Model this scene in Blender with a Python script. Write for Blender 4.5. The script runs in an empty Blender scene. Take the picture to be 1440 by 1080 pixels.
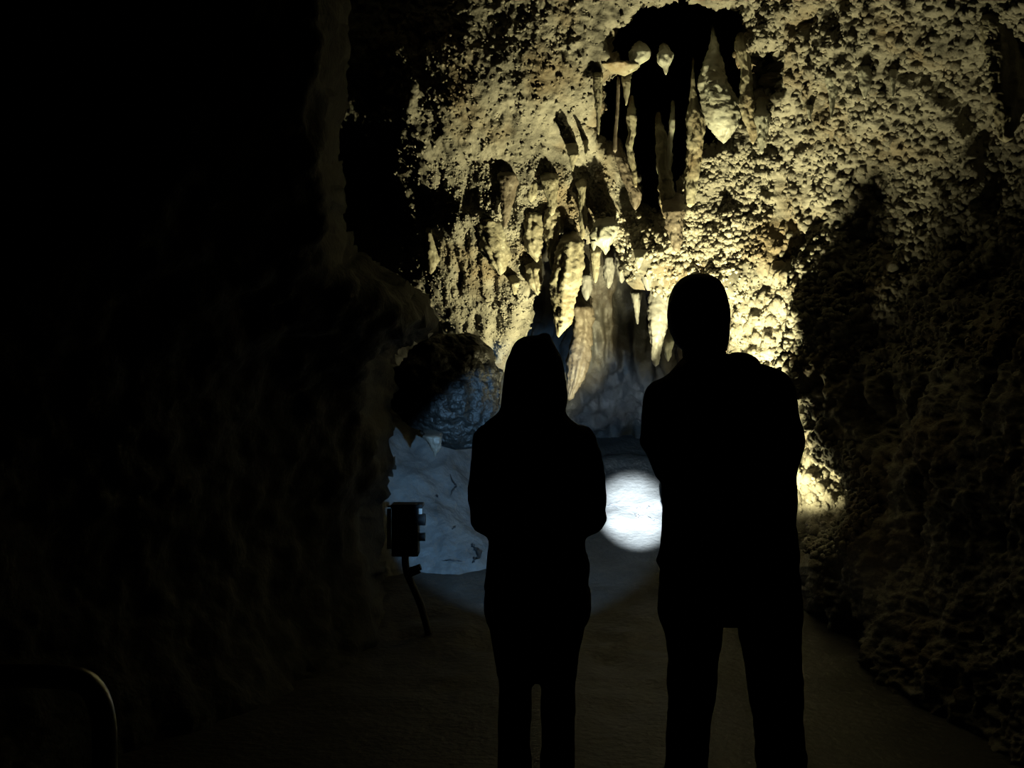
import bpy, bmesh, math, random
import numpy as np
from mathutils import Vector, Matrix
random.seed(7)
RNG = np.random.default_rng(7)
scene = bpy.context.scene
COL = scene.collection
F = 1400.0            # focal length in pixels of the 1440 px wide frame
CH = 1.5              # camera height

# ------------------------------------------------------------ camera, world, lights, exposure
cam_d = bpy.data.cameras.new('camera'); cam = bpy.data.objects.new('camera', cam_d); COL.objects.link(cam)
cam.location = (0, 0, CH); cam.rotation_euler = (math.pi/2, 0, 0)
cam_d.lens = 35.0; cam_d.sensor_width = 36.0; cam_d.clip_end = 60; cam_d.clip_start = 0.05
scene.camera = cam
w = bpy.data.worlds.new('cave_dark'); scene.world = w; w.use_nodes = True
w.node_tree.nodes['Background'].inputs[0].default_value = (0.6, 0.75, 1.0, 1)
w.node_tree.nodes['Background'].inputs[1].default_value = 0.0
scene.view_settings.view_transform = 'Standard'; scene.view_settings.look = 'None'
scene.view_settings.exposure = 0.0; scene.view_settings.gamma = 1.0
scene.view_settings.use_curve_mapping = False

def at(px, py, d):
    return ((np.asarray(px)-720.0)/F*d, np.asarray(d)*1.0, CH+(540.0-np.asarray(py))/F*d)
def atv(px, py, d):
    a = at(px, py, d); return Vector((float(a[0]), float(a[1]), float(a[2])))

def spot(name, loc, target, power, size_deg, blend, color, radius=0.03):
    d = bpy.data.lights.new(name, 'SPOT'); d.energy = power; d.spot_size = math.radians(size_deg)
    d.spot_blend = blend; d.color = color; d.shadow_soft_size = radius
    o = bpy.data.objects.new(name, d); COL.objects.link(o); o.location = loc
    o.rotation_euler = (Vector(target)-Vector(loc)).to_track_quat('-Z', 'Y').to_euler()
    return o
WARM = (1.0, 0.90, 0.47)
scene.cycles.diffuse_bounces = 2
LAMP = Vector((1.15, 5.90, 0.62)); LAMP_DIR = Vector((-0.04, 0.62, 1.0)).normalized()
spot('cave_floodlight_beam', LAMP+LAMP_DIR*0.05, LAMP+LAMP_DIR, 1330, 116, 1.0, WARM, 0.03)
LAMP2 = Vector((1.72, 6.42, 0.62)); LAMP2_DIR = Vector((0.25, 0.45, 1.0)).normalized()
spot('cave_floodlight_beam', LAMP2+LAMP2_DIR*0.05, LAMP2+LAMP2_DIR, 90, 150, 1.0, WARM, 0.03)
FILL_LAMP = Vector((1.37, 5.20, 0.35)); FILL_LAMP_DIR = (Vector((2.12, 5.0, 3.62))-FILL_LAMP).normalized()  # added fill light, brightens the upper right wall and its drape
spot('cave_floodlight_beam', FILL_LAMP+FILL_LAMP_DIR*0.05, FILL_LAMP+FILL_LAMP_DIR, 300, 40, 1.0, WARM, 0.03)
# hand torches of the two visitors
T_W = Vector((0.20, 3.32, 1.10)); T_M = Vector((0.60, 3.20, 1.14))
spot('torch_beam_wide', T_W, T_W+Vector((-.02, 1, -.095)), 640, 33.5, 0.30, (0.29, 0.60, 1.0), 0.012)
spot('torch_beam_narrow', T_M, atv(893, 722, 7.8), 95000, 8.4, 1.0, (0.72, 0.86, 1.0), 0.010)

# ------------------------------------------------------------ numpy noise
def hsh(ix, iy, iz, s=0):
    h = (ix.astype(np.int64)*374761393 + iy.astype(np.int64)*668265263 + iz.astype(np.int64)*2147483647 + s*974634777) & 0xffffffff
    h = ((h ^ (h >> 13))*1274126177) & 0xffffffff
    h = ((h ^ (h >> 16))*2246822519) & 0xffffffff
    return ((h ^ (h >> 15)) & 0xffffff).astype(np.float64)/float(0xffffff)
def vnoise(P, s=0):
    f = np.floor(P); t = P-f; t = t*t*(3-2*t); i = f.astype(np.int64)
    r = 0
    for a in (0, 1):
        wx = t[:, 0] if a else 1-t[:, 0]
        for b in (0, 1):
            wy = t[:, 1] if b else 1-t[:, 1]
            for c in (0, 1):
                wz = t[:, 2] if c else 1-t[:, 2]
                r = r+wx*wy*wz*hsh(i[:, 0]+a, i[:, 1]+b, i[:, 2]+c, s)
    return r*2-1
def fbm(P, sc, oct=4, s=0, gain=0.5):
    q = P*sc if np.isscalar(sc) else P*np.array(sc); r = 0; a = 1; n = 0
    for k in range(oct):
        r = r+a*vnoise(q+17.3*k, s+k); n += a; a *= gain; q = q*2.03
    return r/n
def worley(P, cell, s=0):
    q = P/cell; i = np.floor(q).astype(np.int64); best = np.full(len(P), 9.0); idv = np.zeros(len(P))
    for a in (-1, 0, 1):
        for b in (-1, 0, 1):
            for c in (-1, 0, 1):
                jx, jy, jz = i[:, 0]+a, i[:, 1]+b, i[:, 2]+c
                dx = jx+hsh(jx, jy, jz, s)-q[:, 0]; dy = jy+hsh(jx, jy, jz, s+1)-q[:, 1]; dz = jz+hsh(jx, jy, jz, s+2)-q[:, 2]
                d = dx*dx+dy*dy+dz*dz; m = d < best
                best = np.where(m, d, best); idv = np.where(m, hsh(jx, jy, jz, s+3), idv)
    return np.sqrt(best), idv
def sstep(a, b, x):
    t = np.clip((x-a)/(b-a), 0, 1); return t*t*(3-2*t)

# signed distance to a polygon in (px, py); negative inside
def sdf_poly(px, py, poly):
    poly = np.array(poly, float); n = len(poly); d = np.full(px.shape, 1e9); ins = np.zeros(px.shape, bool)
    for k in range(n):
        x0, y0 = poly[k]; x1, y1 = poly[(k+1) % n]
        ex, ey = x1-x0, y1-y0; wx, wy = px-x0, py-y0
        t = np.clip((wx*ex+wy*ey)/(ex*ex+ey*ey+1e-9), 0, 1)
        d = np.minimum(d, (wx-ex*t)**2+(wy-ey*t)**2)
        c = (y0 > py) != (y1 > py)
        ins ^= c & (px < (x1-x0)*(py-y0)/(y1-y0+1e-12)+x0)
    d = np.sqrt(d); return np.where(ins, -d, d)
# thin-plate interpolation of depth through control points
def tps(ctrl):
    c = np.array(ctrl, float); X = c[:, :2]/300.0; v = c[:, 2]; n = len(c)
    def k(r2): return 0.5*r2*np.log(r2+1e-12)
    A = np.zeros((n+3, n+3)); d2 = ((X[:, None]-X[None])**2).sum(-1)
    A[:n, :n] = k(d2)+1e-3*np.eye(n); A[:n, n] = 1; A[:n, n+1:] = X; A[n, :n] = 1; A[n+1:, :n] = X.T
    wv = np.linalg.solve(A, np.concatenate([v, np.zeros(3)]))
    def ev(px, py):
        P = np.stack([px, py], -1).reshape(-1, 2)/300.0; out = np.full(len(P), wv[n])+P@wv[n+1:]
        for j in range(n): out = out+wv[j]*k(((P-X[j])**2).sum(-1))
        return out.reshape(px.shape)
    return ev

# ------------------------------------------------------------ materials
def mat(name, cols, rough=0.8, scale=3.0, bump=0.0, bscale=60, metallic=0.0, stain=None, spec=0.3, coat=0.0, stretch=(1, 1, 1)):
    m = bpy.data.materials.new(name); m.use_nodes = True; nt = m.node_tree; N = nt.nodes; L = nt.links
    b = N['Principled BSDF']; b.inputs['Roughness'].default_value = rough; b.inputs['Metallic'].default_value = metallic
    b.inputs['Specular IOR Level'].default_value = spec; b.inputs['Coat Weight'].default_value = coat
    tc = N.new('ShaderNodeTexCoord'); mp = N.new('ShaderNodeMapping'); mp.inputs['Scale'].default_value = stretch
    L.new(tc.outputs['Object'], mp.inputs[0])
    n1 = N.new('ShaderNodeTexNoise'); n1.inputs['Scale'].default_value = scale; n1.inputs['Detail'].default_value = 6; n1.inputs['Roughness'].default_value = 0.62
    L.new(mp.outputs[0], n1.inputs[0])
    r = N.new('ShaderNodeValToRGB'); L.new(n1.outputs[0], r.inputs[0]); els = r.color_ramp.elements
    k = len(cols)
    for i, c in enumerate(cols):
        p = 0.30+0.42*i/max(1, k-1)
        e = els[i] if i < 2 else els.new(p)
        e.position = p; e.color = (*c, 1)
    out = r.outputs[0]
    if stain:
        n2 = N.new('ShaderNodeTexNoise'); n2.inputs['Scale'].default_value = scale*0.45; n2.inputs['Detail'].default_value = 5
        L.new(mp.outputs[0], n2.inputs[0])
        r2 = N.new('ShaderNodeValToRGB'); r2.color_ramp.elements[0].position = 0.52; r2.color_ramp.elements[1].position = 0.66
        L.new(n2.outputs[0], r2.inputs[0])
        mx = N.new('ShaderNodeMix'); mx.data_type = 'RGBA'; L.new(r2.outputs[0], mx.inputs[0]); L.new(out, mx.inputs[6]); mx.inputs[7].default_value = (*stain, 1)
        out = mx.outputs[2]
    L.new(out, b.inputs['Base Color'])
    if bump:
        n3 = N.new('ShaderNodeTexNoise'); n3.inputs['Scale'].default_value = bscale; n3.inputs['Detail'].default_value = 4
        L.new(tc.outputs['Object'], n3.inputs[0]); bp = N.new('ShaderNodeBump'); bp.inputs['Strength'].default_value = bump
        bp.inputs['Distance'].default_value = 0.02; L.new(n3.outputs[0], bp.inputs['Height']); L.new(bp.outputs[0], b.inputs['Normal'])
    return m
M_CEIL = mat('popcorn_limestone', [(0.0360, 0.0341, 0.0273), (0.1079, 0.1023, 0.0862), (0.1662, 0.1575, 0.1327), (0.1451, 0.1395, 0.1234)], 0.85, 5.0, .5, 45, stain=(0.1035, 0.0837, 0.0564))
M_WALL = mat('dark_limestone', [(0.0191, 0.0187, 0.0158), (0.0504, 0.0486, 0.0425), (0.0695, 0.0659, 0.0583)], 0.85, 4.0, .5, 40)
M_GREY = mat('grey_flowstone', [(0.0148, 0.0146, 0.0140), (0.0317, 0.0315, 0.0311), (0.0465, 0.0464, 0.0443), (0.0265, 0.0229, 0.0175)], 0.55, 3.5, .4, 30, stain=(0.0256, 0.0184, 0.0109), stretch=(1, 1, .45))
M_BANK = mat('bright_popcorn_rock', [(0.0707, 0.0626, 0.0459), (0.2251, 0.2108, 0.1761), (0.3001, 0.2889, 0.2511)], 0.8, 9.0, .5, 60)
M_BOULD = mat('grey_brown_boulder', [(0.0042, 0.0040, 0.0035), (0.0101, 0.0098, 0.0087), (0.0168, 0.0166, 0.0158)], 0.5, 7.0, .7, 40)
M_PALE = mat('pale_calcite', [(0.1380, 0.1321, 0.1058), (0.2316, 0.2337, 0.2037), (0.2920, 0.3026, 0.2721)], 0.5, 6.0, .25, 50, stain=(0.1660, 0.1414, 0.0935))
M_TAN = mat('tan_calcite', [(0.0947, 0.0812, 0.0528), (0.1859, 0.1730, 0.1302), (0.2287, 0.2238, 0.1793)], 0.55, 7.0, .3, 50, stain=(0.1312, 0.0967, 0.0542), stretch=(1, 1, .5))
M_BROWN = mat('brown_calcite', [(0.0495, 0.0393, 0.0281), (0.0964, 0.0801, 0.0627), (0.1326, 0.1168, 0.0959)], 0.55, 7.0, .3, 50)
M_GRYST = mat('grey_calcite', [(0.0890, 0.0860, 0.0790), (0.1460, 0.1455, 0.1410), (0.1810, 0.1805, 0.1760)], 0.45, 6.0, .25, 40, stretch=(1, 1, .5))
M_FLOOR = mat('cave_floor_silt', [(0.0139, 0.0131, 0.0112), (0.0236, 0.0227, 0.0202), (0.0317, 0.0308, 0.0283)], 0.7, 4.0, .5, 25)
M_PATH = mat('dark_walkway', [(0.050, 0.056, 0.048), (0.089, 0.093, 0.082)], 0.85, 12.0, .3, 60)
M_LEFT = mat('left_wall_rock', [(0.0085, 0.0090, 0.0070), (0.0220, 0.0220, 0.0180), (0.0310, 0.0305, 0.0270)], 0.9, 4.0, .5, 30)  # base colour darkened to stand in for the lack of light here
M_BLUEW = mat('smooth_grey_wall_rock', [(0.0382, 0.0393, 0.0382), (0.0693, 0.0718, 0.0721), (0.0952, 0.0963, 0.0923)], 0.6, 4.5, .6, 22)
M_DARK = mat('black_painted_metal', [(.012, .012, .013), (.02, .02, .02)], 0.6, 20, .1, 80)
M_PAINT = mat('pale_painted_metal', [(.5, .5, .48), (.62, .62, .6)], 0.5, 20, .05, 200)
M_EYE = mat('eye_white', [(.6, .58, .55), (.7, .68, .66)], 0.3, 5)
M_STEEL = mat('brushed_steel', [(.35, .35, .35), (.5, .5, .5)], 0.3, 20, .05, 200, metallic=1.0)
M_RUB = mat('black_rubber', [(.012, .012, .012), (.02, .02, .02)], 0.7, 20, .1, 80)
M_JACK_W = mat('black_hoodie_cloth', [(.008, .008, .009), (.015, .015, .016)], 0.95, 30, .2, 120, spec=.1)
M_JACK_M = mat('dark_jacket_cloth', [(.008, .008, .009), (.016, .016, .018)], 0.95, 30, .2, 120, spec=.1)
M_JEAN = mat('dark_trousers_cloth', [(.007, .008, .012), (.013, .014, .02)], 0.95, 40, .2, 150, spec=.1)
M_SKIN = mat('skin', [(.30, .19, .14), (.36, .23, .17)], 0.6, 20, .05, 100)
M_HAIR = mat('dark_hair', [(.01, .008, .006), (.02, .016, .012)], 0.7, 60, .3, 200)
M_SHOE = mat('dark_shoe_leather', [(.012, .011, .01), (.02, .02, .02)], 0.6, 30, .1, 120)
def glow(name, col, s):
    m = bpy.data.materials.new(name); m.use_nodes = True; b = m.node_tree.nodes['Principled BSDF']
    b.inputs['Emission Color'].default_value = (*col, 1); b.inputs['Emission Strength'].default_value = s; return m
M_LENS = glow('lit_flood_lens', (1, .85, .5), 3.0); M_LENS2 = glow('lit_torch_lens', (.8, .9, 1), 3.0)

# ------------------------------------------------------------ object helpers
def link(name, me, m=None, parent=None, smooth=True):
    o = bpy.data.objects.new(name, me); COL.objects.link(o)
    if m is not None and not me.materials: me.materials.append(m)
    if smooth: me.shade_smooth()
    if parent: o.parent = parent
    return o
def tag(o, label=None, cat=None, group=None, kind=None):
    if label: o['label'] = label
    if cat: o['category'] = cat
    if group: o['group'] = group
    if kind: o['kind'] = kind
    return o
def empty(name, loc, label, cat, group=None):
    o = bpy.data.objects.new(name, None); COL.objects.link(o); o.location = loc; o.empty_display_size = .05
    return tag(o, label, cat, group)
def np_mesh(name, V, Fq):
    me = bpy.data.meshes.new(name); V = np.asarray(V, np.float32); Fq = np.asarray(Fq, np.int32)
    k = Fq.shape[1]
    me.vertices.add(len(V)); me.vertices.foreach_set('co', V.ravel())
    me.loops.add(Fq.size); me.loops.foreach_set('vertex_index', Fq.ravel())
    me.polygons.add(len(Fq)); me.polygons.foreach_set('loop_start', np.arange(0, Fq.size, k, dtype=np.int32))
    me.polygons.foreach_set('loop_total', np.full(len(Fq), k, np.int32))
    me.update(calc_edges=True); me.validate(); return me
def local(V, c): return V-np.array([c])

class Grid:
    """a curved sheet of rock; base depth from ctrl, then displaced along its normals"""
    def __init__(s, x0, x1, y0, y1, step, depth):
        xs = np.arange(x0, x1+.1, step); ys = np.arange(y0, y1+.1, step)
        s.PX, s.PY = np.meshgrid(xs, ys); s.D = depth(s.PX, s.PY); s.shape = s.PX.shape
    def base(s):
        X, Y, Z = at(s.PX, s.PY, s.D); s.P = np.stack([X, Y, Z], -1); s.normals(); return s.P.reshape(-1, 3)
    def normals(s):
        gu = np.gradient(s.P, axis=1); gv = np.gradient(s.P, axis=0); n = np.cross(gu, gv)
        n /= np.linalg.norm(n, axis=-1, keepdims=True)+1e-12
        view = s.P-np.array([0, 0, CH]); s.N = n if (n*view).sum() < 0 else -n
    def displace(s, h):
        s.P = s.P+s.N*h.reshape(s.shape)[..., None]; s.normals()
    def quads(s, keep):
        R, C = s.shape; idx = np.arange(R*C).reshape(R, C)
        q = np.stack([idx[:-1, :-1], idx[1:, :-1], idx[1:, 1:], idx[:-1, 1:]], -1)
        kq = keep[:-1, :-1] & keep[1:, :-1] & keep[1:, 1:] & keep[:-1, 1:]
        return q[kq]
    def mesh(s, name, keep):
        q = s.quads(keep); u, inv = np.unique(q, return_inverse=True)
        return np_mesh(name, s.P.reshape(-1, 3)[u], inv.reshape(q.shape))

# ------------------------------------------------------------ ceiling + right wall
CTRL = [(300, -300, 6.2), (700, -300, 5.2), (1100, -300, 5.0), (1560, -300, 4.2),
 (440, 0, 7.5), (540, 60, 6.97), (600, 0, 6.70), (750, 0, 6.33), (900, 0, 6.05), (1100, 0, 5.9), (1300, 0, 5.1), (1440, 0, 4.6), (1580, 0, 4.2),
 (440, 150, 7.6), (540, 180, 7.12), (600, 150, 6.75), (750, 150, 6.5), (900, 150, 6.6), (1100, 150, 6.2), (1300, 150, 5.4), (1440, 150, 4.9), (1580, 150, 4.4),
 (440, 260, 8.3), (580, 250, 7.05), (660, 250, 6.85), (800, 250, 6.85), (900, 250, 7.1), (1050, 250, 6.65), (1200, 260, 5.98), (1330, 260, 5.55),
 (570, 320, 7.3), (640, 320, 6.95), (750, 320, 6.9), (850, 320, 6.95), (950, 330, 7.0), (1050, 340, 6.75), (1200, 380, 6.0), (1440, 300, 5.1),
 (500, 420, 7.6), (560, 400, 7.3), (650, 410, 7.1), (740, 410, 7.0), (690, 500, 7.3), (1000, 400, 6.95), (1120, 430, 6.2), (1200, 440, 5.95), (1300, 420, 5.55), (1560, 420, 4.6),
 (1120, 560, 6.1), (1200, 560, 5.8), (1300, 560, 5.3), (1440, 560, 4.3), (1200, 660, 5.75), (1300, 720, 5.0), (1440, 720, 4.2), (1140, 860, 5.9), (1250, 880, 5.1), (1440, 900, 4.1), (1150, 1000, 5.4), (1440, 1100, 3.9)]
OPEN = [(300, 385), (480, 385), (530, 398), (556, 401), (600, 436), (650, 468), (690, 508), (702, 530), (720, 500), (740, 455), (753, 410), (757, 350), (768, 332), (800, 326), (835, 336), (862, 342), (884, 350), (897, 398), (915, 380), (940, 395), (965, 408), (1000, 425), (1035, 412), (1060, 392), (1085, 386), (1100, 402), (1109, 430), (1112, 470), (1084, 515), (1088, 555), (1104, 580), (1122, 610), (1142, 640), (1174, 655), (1205, 690), (1200, 735), (1172, 765), (1138, 790), (1136, 860), (1136, 1400), (300, 1400)]
PIT = [(862, 50), (890, 38), (912, 16), (950, 6), (985, 12), (1040, 25), (1052, 45), (1040, 72), (1052, 108), (1074, 92), (1086, 118), (1070, 150), (1045, 165), (1030, 198), (985, 205), (962, 240), (952, 300), (935, 318), (915, 312), (905, 285), (893, 245), (870, 215), (842, 190), (846, 150), (850, 118), (870, 104), (868, 78)]
PIT2 = [(1062, 82), (1078, 72), (1086, 100), (1092, 130), (1078, 138), (1066, 120)]
g = Grid(400, 1600, -300, 1180, 2.6, tps(CTRL))
B0 = np.stack([*at(g.PX, g.PY, g.D)], -1).reshape(-1, 3)
warp = (fbm(B0, 9, 3, 5)*13).reshape(g.shape); warp2 = (fbm(B0, 9, 3, 9)*13).reshape(g.shape)
sd_open = sdf_poly(g.PX+warp*.5, g.PY+warp2*.5, OPEN)
sd_pit = np.minimum(sdf_poly(g.PX+warp, g.PY+warp2, PIT), sdf_poly(g.PX+warp*.6, g.PY+warp2*.6, PIT2))
edge = np.minimum(sd_open, sd_pit)
g.D = g.D+0.55*(1-sstep(-2, 16, sd_pit))+0.40*(1-sstep(-2, 20, sd_open))**2
B = g.base()
px, py = g.PX.ravel(), g.PY.ravel()
# weights of the kinds of surface
wr = sstep(960, 1080, px)                      # knobbly popcorn towards the right
wc = sstep(600, 640, px)*(1-sstep(980, 1040, px))*sstep(215, 260, py)   # draped flowstone
wl = np.clip(1-wr-wc, 0, 1)
h = (0.16-.07*sstep(900, 700, px)*0)*fbm(B, 1.6, 4, 1)*(1-.45*wl)
wa = sstep(850, 890, px)*(1-sstep(1030, 1060, px))*sstep(280, 310, py)
w1, i1 = worley(B*np.array([1, 1, .8]), 0.105, 11); w2, _ = worley(B, 0.048, 21)
pop = 0.050*(0.55-w1)+0.022*(0.5-w2)
h += pop*(0.14+0.72*wr+0.1*wc+.7*wa*(1-wr))
h += wl*(0.040*fbm(B, (7, 7, 4.5), 5, 31, .7)+0.012*fbm(B, 40, 2, 33))
dr = fbm(B, (8.5, 5, 1.7), 4, 41, .55)
h += wc*(1-wa)*(0.055*(.5-np.abs(dr)*2.0)+0.030*fbm(B, 12, 4, 43, .6)+.03)
rid = 1-np.abs(fbm(B, (9, 9, 13), 4, 91, .6))*3.2
h += (.22*wl+.55*wr+.6*wa*(1-wr))*0.048*rid
lump, _ = worley(B*np.array([1, 1, .55]), 0.24, 51)
h += wc*0.05*(0.5-lump)+wa*.05
# vertical drips on the upper right
wv = sstep(980, 1060, px)*(1-sstep(1330, 1420, px))*(1-sstep(120, 190, py))
h += wv*0.07*(0.3-np.abs(fbm(B, (8, 6, 2.2), 3, 61)*2))
pits = sstep(.18, .42, fbm(B, (3.4, 3.4, 2.2), 4, 71)); h -= 0.10*pits*(0.25+.75*wr)*(1-wc)
g.displace(h)
keep = (edge > -1)
right = g.PX > 1085-0.25*(g.PY-100)*0
ceil_o = link('ceiling', g.mesh('ceiling', keep & ~right | (keep & (np.abs(g.PX-1085) < 2.7) & ~right)), M_CEIL)
tag(ceil_o, kind='structure', label='rough limestone cave ceiling with a dark pit and hanging drapes')
right_keep = keep & (g.PX > 1085-2.7)
wallr_o = link('wall_right', g.mesh('wall_right', right_keep), M_CEIL)
tag(wallr_o, kind='structure', label='knobbly popcorn-covered right wall of the cave fading into darkness')
CG = g

# ------------------------------------------------------------ back wall of the niche
BC = [(500, -250, 12.5), (900, -250, 13.5), (1300, -250, 12.0), (560, 50, 11.5), (900, 50, 13.0), (1200, 50, 12), (900, 200, 11.2),
 (700, 300, 8.8), (800, 320, 8.3), (900, 330, 8.2), (1000, 330, 7.9), (1100, 350, 7.4), (820, 420, 8.15), (900, 430, 8.35), (950, 480, 8.0), (1000, 470, 7.6), (1050, 440, 7.2), (1110, 440, 7.0), (1180, 450, 6.9),
 (760, 430, 8.7), (700, 480, 8.6), (800, 520, 8.2), (860, 540, 8.5), (900, 540, 8.4), (860, 600, 9.0), (940, 600, 8.6), (1040, 600, 7.3), (1120, 600, 6.95), (1200, 620, 6.7), (1250, 700, 6.5), (1130, 700, 6.75), (1130, 780, 6.7), (1250, 800, 6.4),
 (700, 600, 8.3), (620, 560, 7.9), (560, 560, 7.8), (480, 560, 7.4), (560, 640, 7.35), (640, 640, 7.5), (700, 660, 7.8), (760, 640, 8.6), (640, 720, 7.15), (560, 720, 6.95), (480, 720, 6.8), (700, 740, 7.3), (600, 800, 6.75), (680, 820, 6.8), (780, 700, 8.8), (880, 720, 9.5), (980, 720, 8.8), (700, 950, 7.2), (900, 950, 9.5), (560, 950, 6.6), (1130, 950, 6.6)]
b = Grid(400, 1330, -250, 960, 3.0, tps(BC)); Bp = b.base(); px, py = b.PX.ravel(), b.PY.ravel()
wb = sstep(985, 1040, px)*sstep(300, 360, py)     # popcorn bank on the right
wblue = (1-sstep(690, 740, px))*sstep(560, 610, py)
wn = np.clip(1-wb-wblue, 0, 1)
h = 0.10*fbm(Bp, 1.8, 4, 101)
w1, _ = worley(Bp, 0.125, 111); w2, _ = worley(Bp, 0.055, 121)
h += wb*(0.11*(0.6-w1)+0.045*(0.5-w2)+0.12*fbm(Bp, 3.5, 3, 131))
h += wn*(0.10*(0.4-np.abs(fbm(Bp, (5.5, 4, 1.0), 4, 141)*2))+0.02*fbm(Bp, 18, 3, 143))
h += wblue*(0.05*fbm(Bp, 4, 4, 151)+0.03*np.abs(fbm(Bp, 2.3, 3, 153)))
b.displace(h)
kb = b.PX <= 1012
blue_k = (b.PX < 735) & (b.PY > 590)
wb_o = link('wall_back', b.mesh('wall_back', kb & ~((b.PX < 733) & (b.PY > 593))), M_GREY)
tag(wb_o, kind='structure', label='grey flowstone back wall of the niche behind the two visitors')
wl_o = link('wall_back_left', b.mesh('wall_back_left', blue_k), M_BLUEW)
tag(wl_o, kind='structure', label='smooth grey rock wall lit blue beside the hooded person')
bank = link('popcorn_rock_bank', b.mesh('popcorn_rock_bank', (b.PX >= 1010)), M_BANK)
tag(bank, 'bright knobbly popcorn rock bank glowing to the right of the tall man', 'rock formation')
BG = b

# ------------------------------------------------------------ floor
def floor_z(x, y):
    z = np.interp(y, [-2, 4.9, 5.6, 6.2, 7.0, 7.5, 7.9, 8.5, 9.3, 11], [0, 0, .05, .13, .27, .38, .52, .80, 1.1, 1.5])
    return z
xs = np.arange(-4.5, 4.6, .045); ys = np.arange(-1.5, 10.6, .04); FX, FY = np.meshgrid(xs, ys)
P3 = np.stack([FX, FY, FX*0], -1).reshape(-1, 3)
def floor_h(X, Y):
    P3 = np.stack([X, Y, X*0], -1).reshape(-1, 3)
    Z = floor_z(X, Y)+((0.05*fbm(P3, 1.7, 4, 201)+0.022*fbm(P3, 6, 3, 203)).reshape(X.shape))*sstep(3.8, 5.2, Y)
    return Z+0.06*sstep(.0, .10, np.abs(Y-8.45+.1*np.sin(X*5))*-1+.13)*sstep(.3, .6, X)
FZ = floor_h(FX, FY)
def floor_pt(px, py, up=.0):
    Y = np.arange(4, 9.6, .02); X = (px-720)/F*Y; Z = CH+(540-py)/F*Y; k = int(np.argmax(Z <= floor_h(X, Y)+up))
    return Vector((X[k], Y[k], floor_h(X[k:k+1], Y[k:k+1])[0]+up))
idx = np.arange(FX.size).reshape(FX.shape)
q = np.stack([idx[:-1, :-1], idx[:-1, 1:], idx[1:, 1:], idx[1:, :-1]], -1).reshape(-1, 4)
floor_o = link('floor', np_mesh('floor', np.stack([FX, FY, FZ], -1).reshape(-1, 3), q), M_FLOOR)
tag(floor_o, kind='structure', label='uneven grey cave floor rising towards the niche')

# ------------------------------------------------------------ left wall (dark, near)
LC = [(-300, -200, 3.6), (200, -200, 3.4), (500, -200, 3.8), (-300, 300, 3.4), (200, 300, 3.6), (520, 300, 4.2), (-300, 700, 3.3), (200, 700, 4.3), (540, 650, 5.7), (560, 800, 5.9), (-300, 1150, 3.0), (200, 1150, 4.0), (560, 1000, 5.0)]
LEFT = [(-400, -400), (486, -400), (490, 0), (484, 150), (492, 300), (505, 360), (560, 400), (600, 425), (622, 445), (618, 468), (585, 474), (560, 490), (549, 525), (550, 575), (562, 605), (562, 640), (566, 655), (556, 698), (541, 712), (540, 775), (549, 800), (556, 860), (548, 905), (545, 1400), (-400, 1400)]
l = Grid(-330, 640, -330, 1200, 5.0, tps(LC)); Bl = np.stack([*at(l.PX, l.PY, l.D)], -1).reshape(-1, 3)
wp = (fbm(Bl, 8, 3, 301)*12).reshape(l.shape)
sdl = -sdf_poly(l.PX+wp, l.PY+np.roll(wp, 40, 0)*.5, LEFT)
l.D = l.D+0.9*(1-sstep(-4, 60, sdl))**2
Bl = l.base(); w1, _ = worley(Bl, .16, 311)
l.displace(0.14*fbm(Bl, 1.8, 4, 303)+0.04*(0.5-w1)+.03*fbm(Bl, 9, 3, 305))
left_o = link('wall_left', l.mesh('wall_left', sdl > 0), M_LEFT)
tag(left_o, kind='structure', label='unlit black rock wall on the left of the cave')

# low dark ledge at the lower left, in front of the wall
def lump_mesh(name, c, r, sub=4, amp=.25, sc=2.0, seed=0, fine=.05, flat=None):
    bm = bmesh.new(); bmesh.ops.create_icosphere(bm, subdivisions=sub, radius=1.0)
    V = np.array([v.co[:] for v in bm.verts]); Q = V*np.array(r)
    n = V.copy(); h = amp*fbm(V+seed*7.1, sc, 3, seed)+fine*fbm(V+seed*3.3, sc*5, 3, seed+5)
    Q = (V*(1+h[:, None]))*np.array(r)
    if flat is not None: Q[:, 2] = np.maximum(Q[:, 2], flat)
    for v, p in zip(bm.verts, Q): v.co = p
    me = bpy.data.meshes.new(name); bm.to_mesh(me); bm.free(); return me

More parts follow.
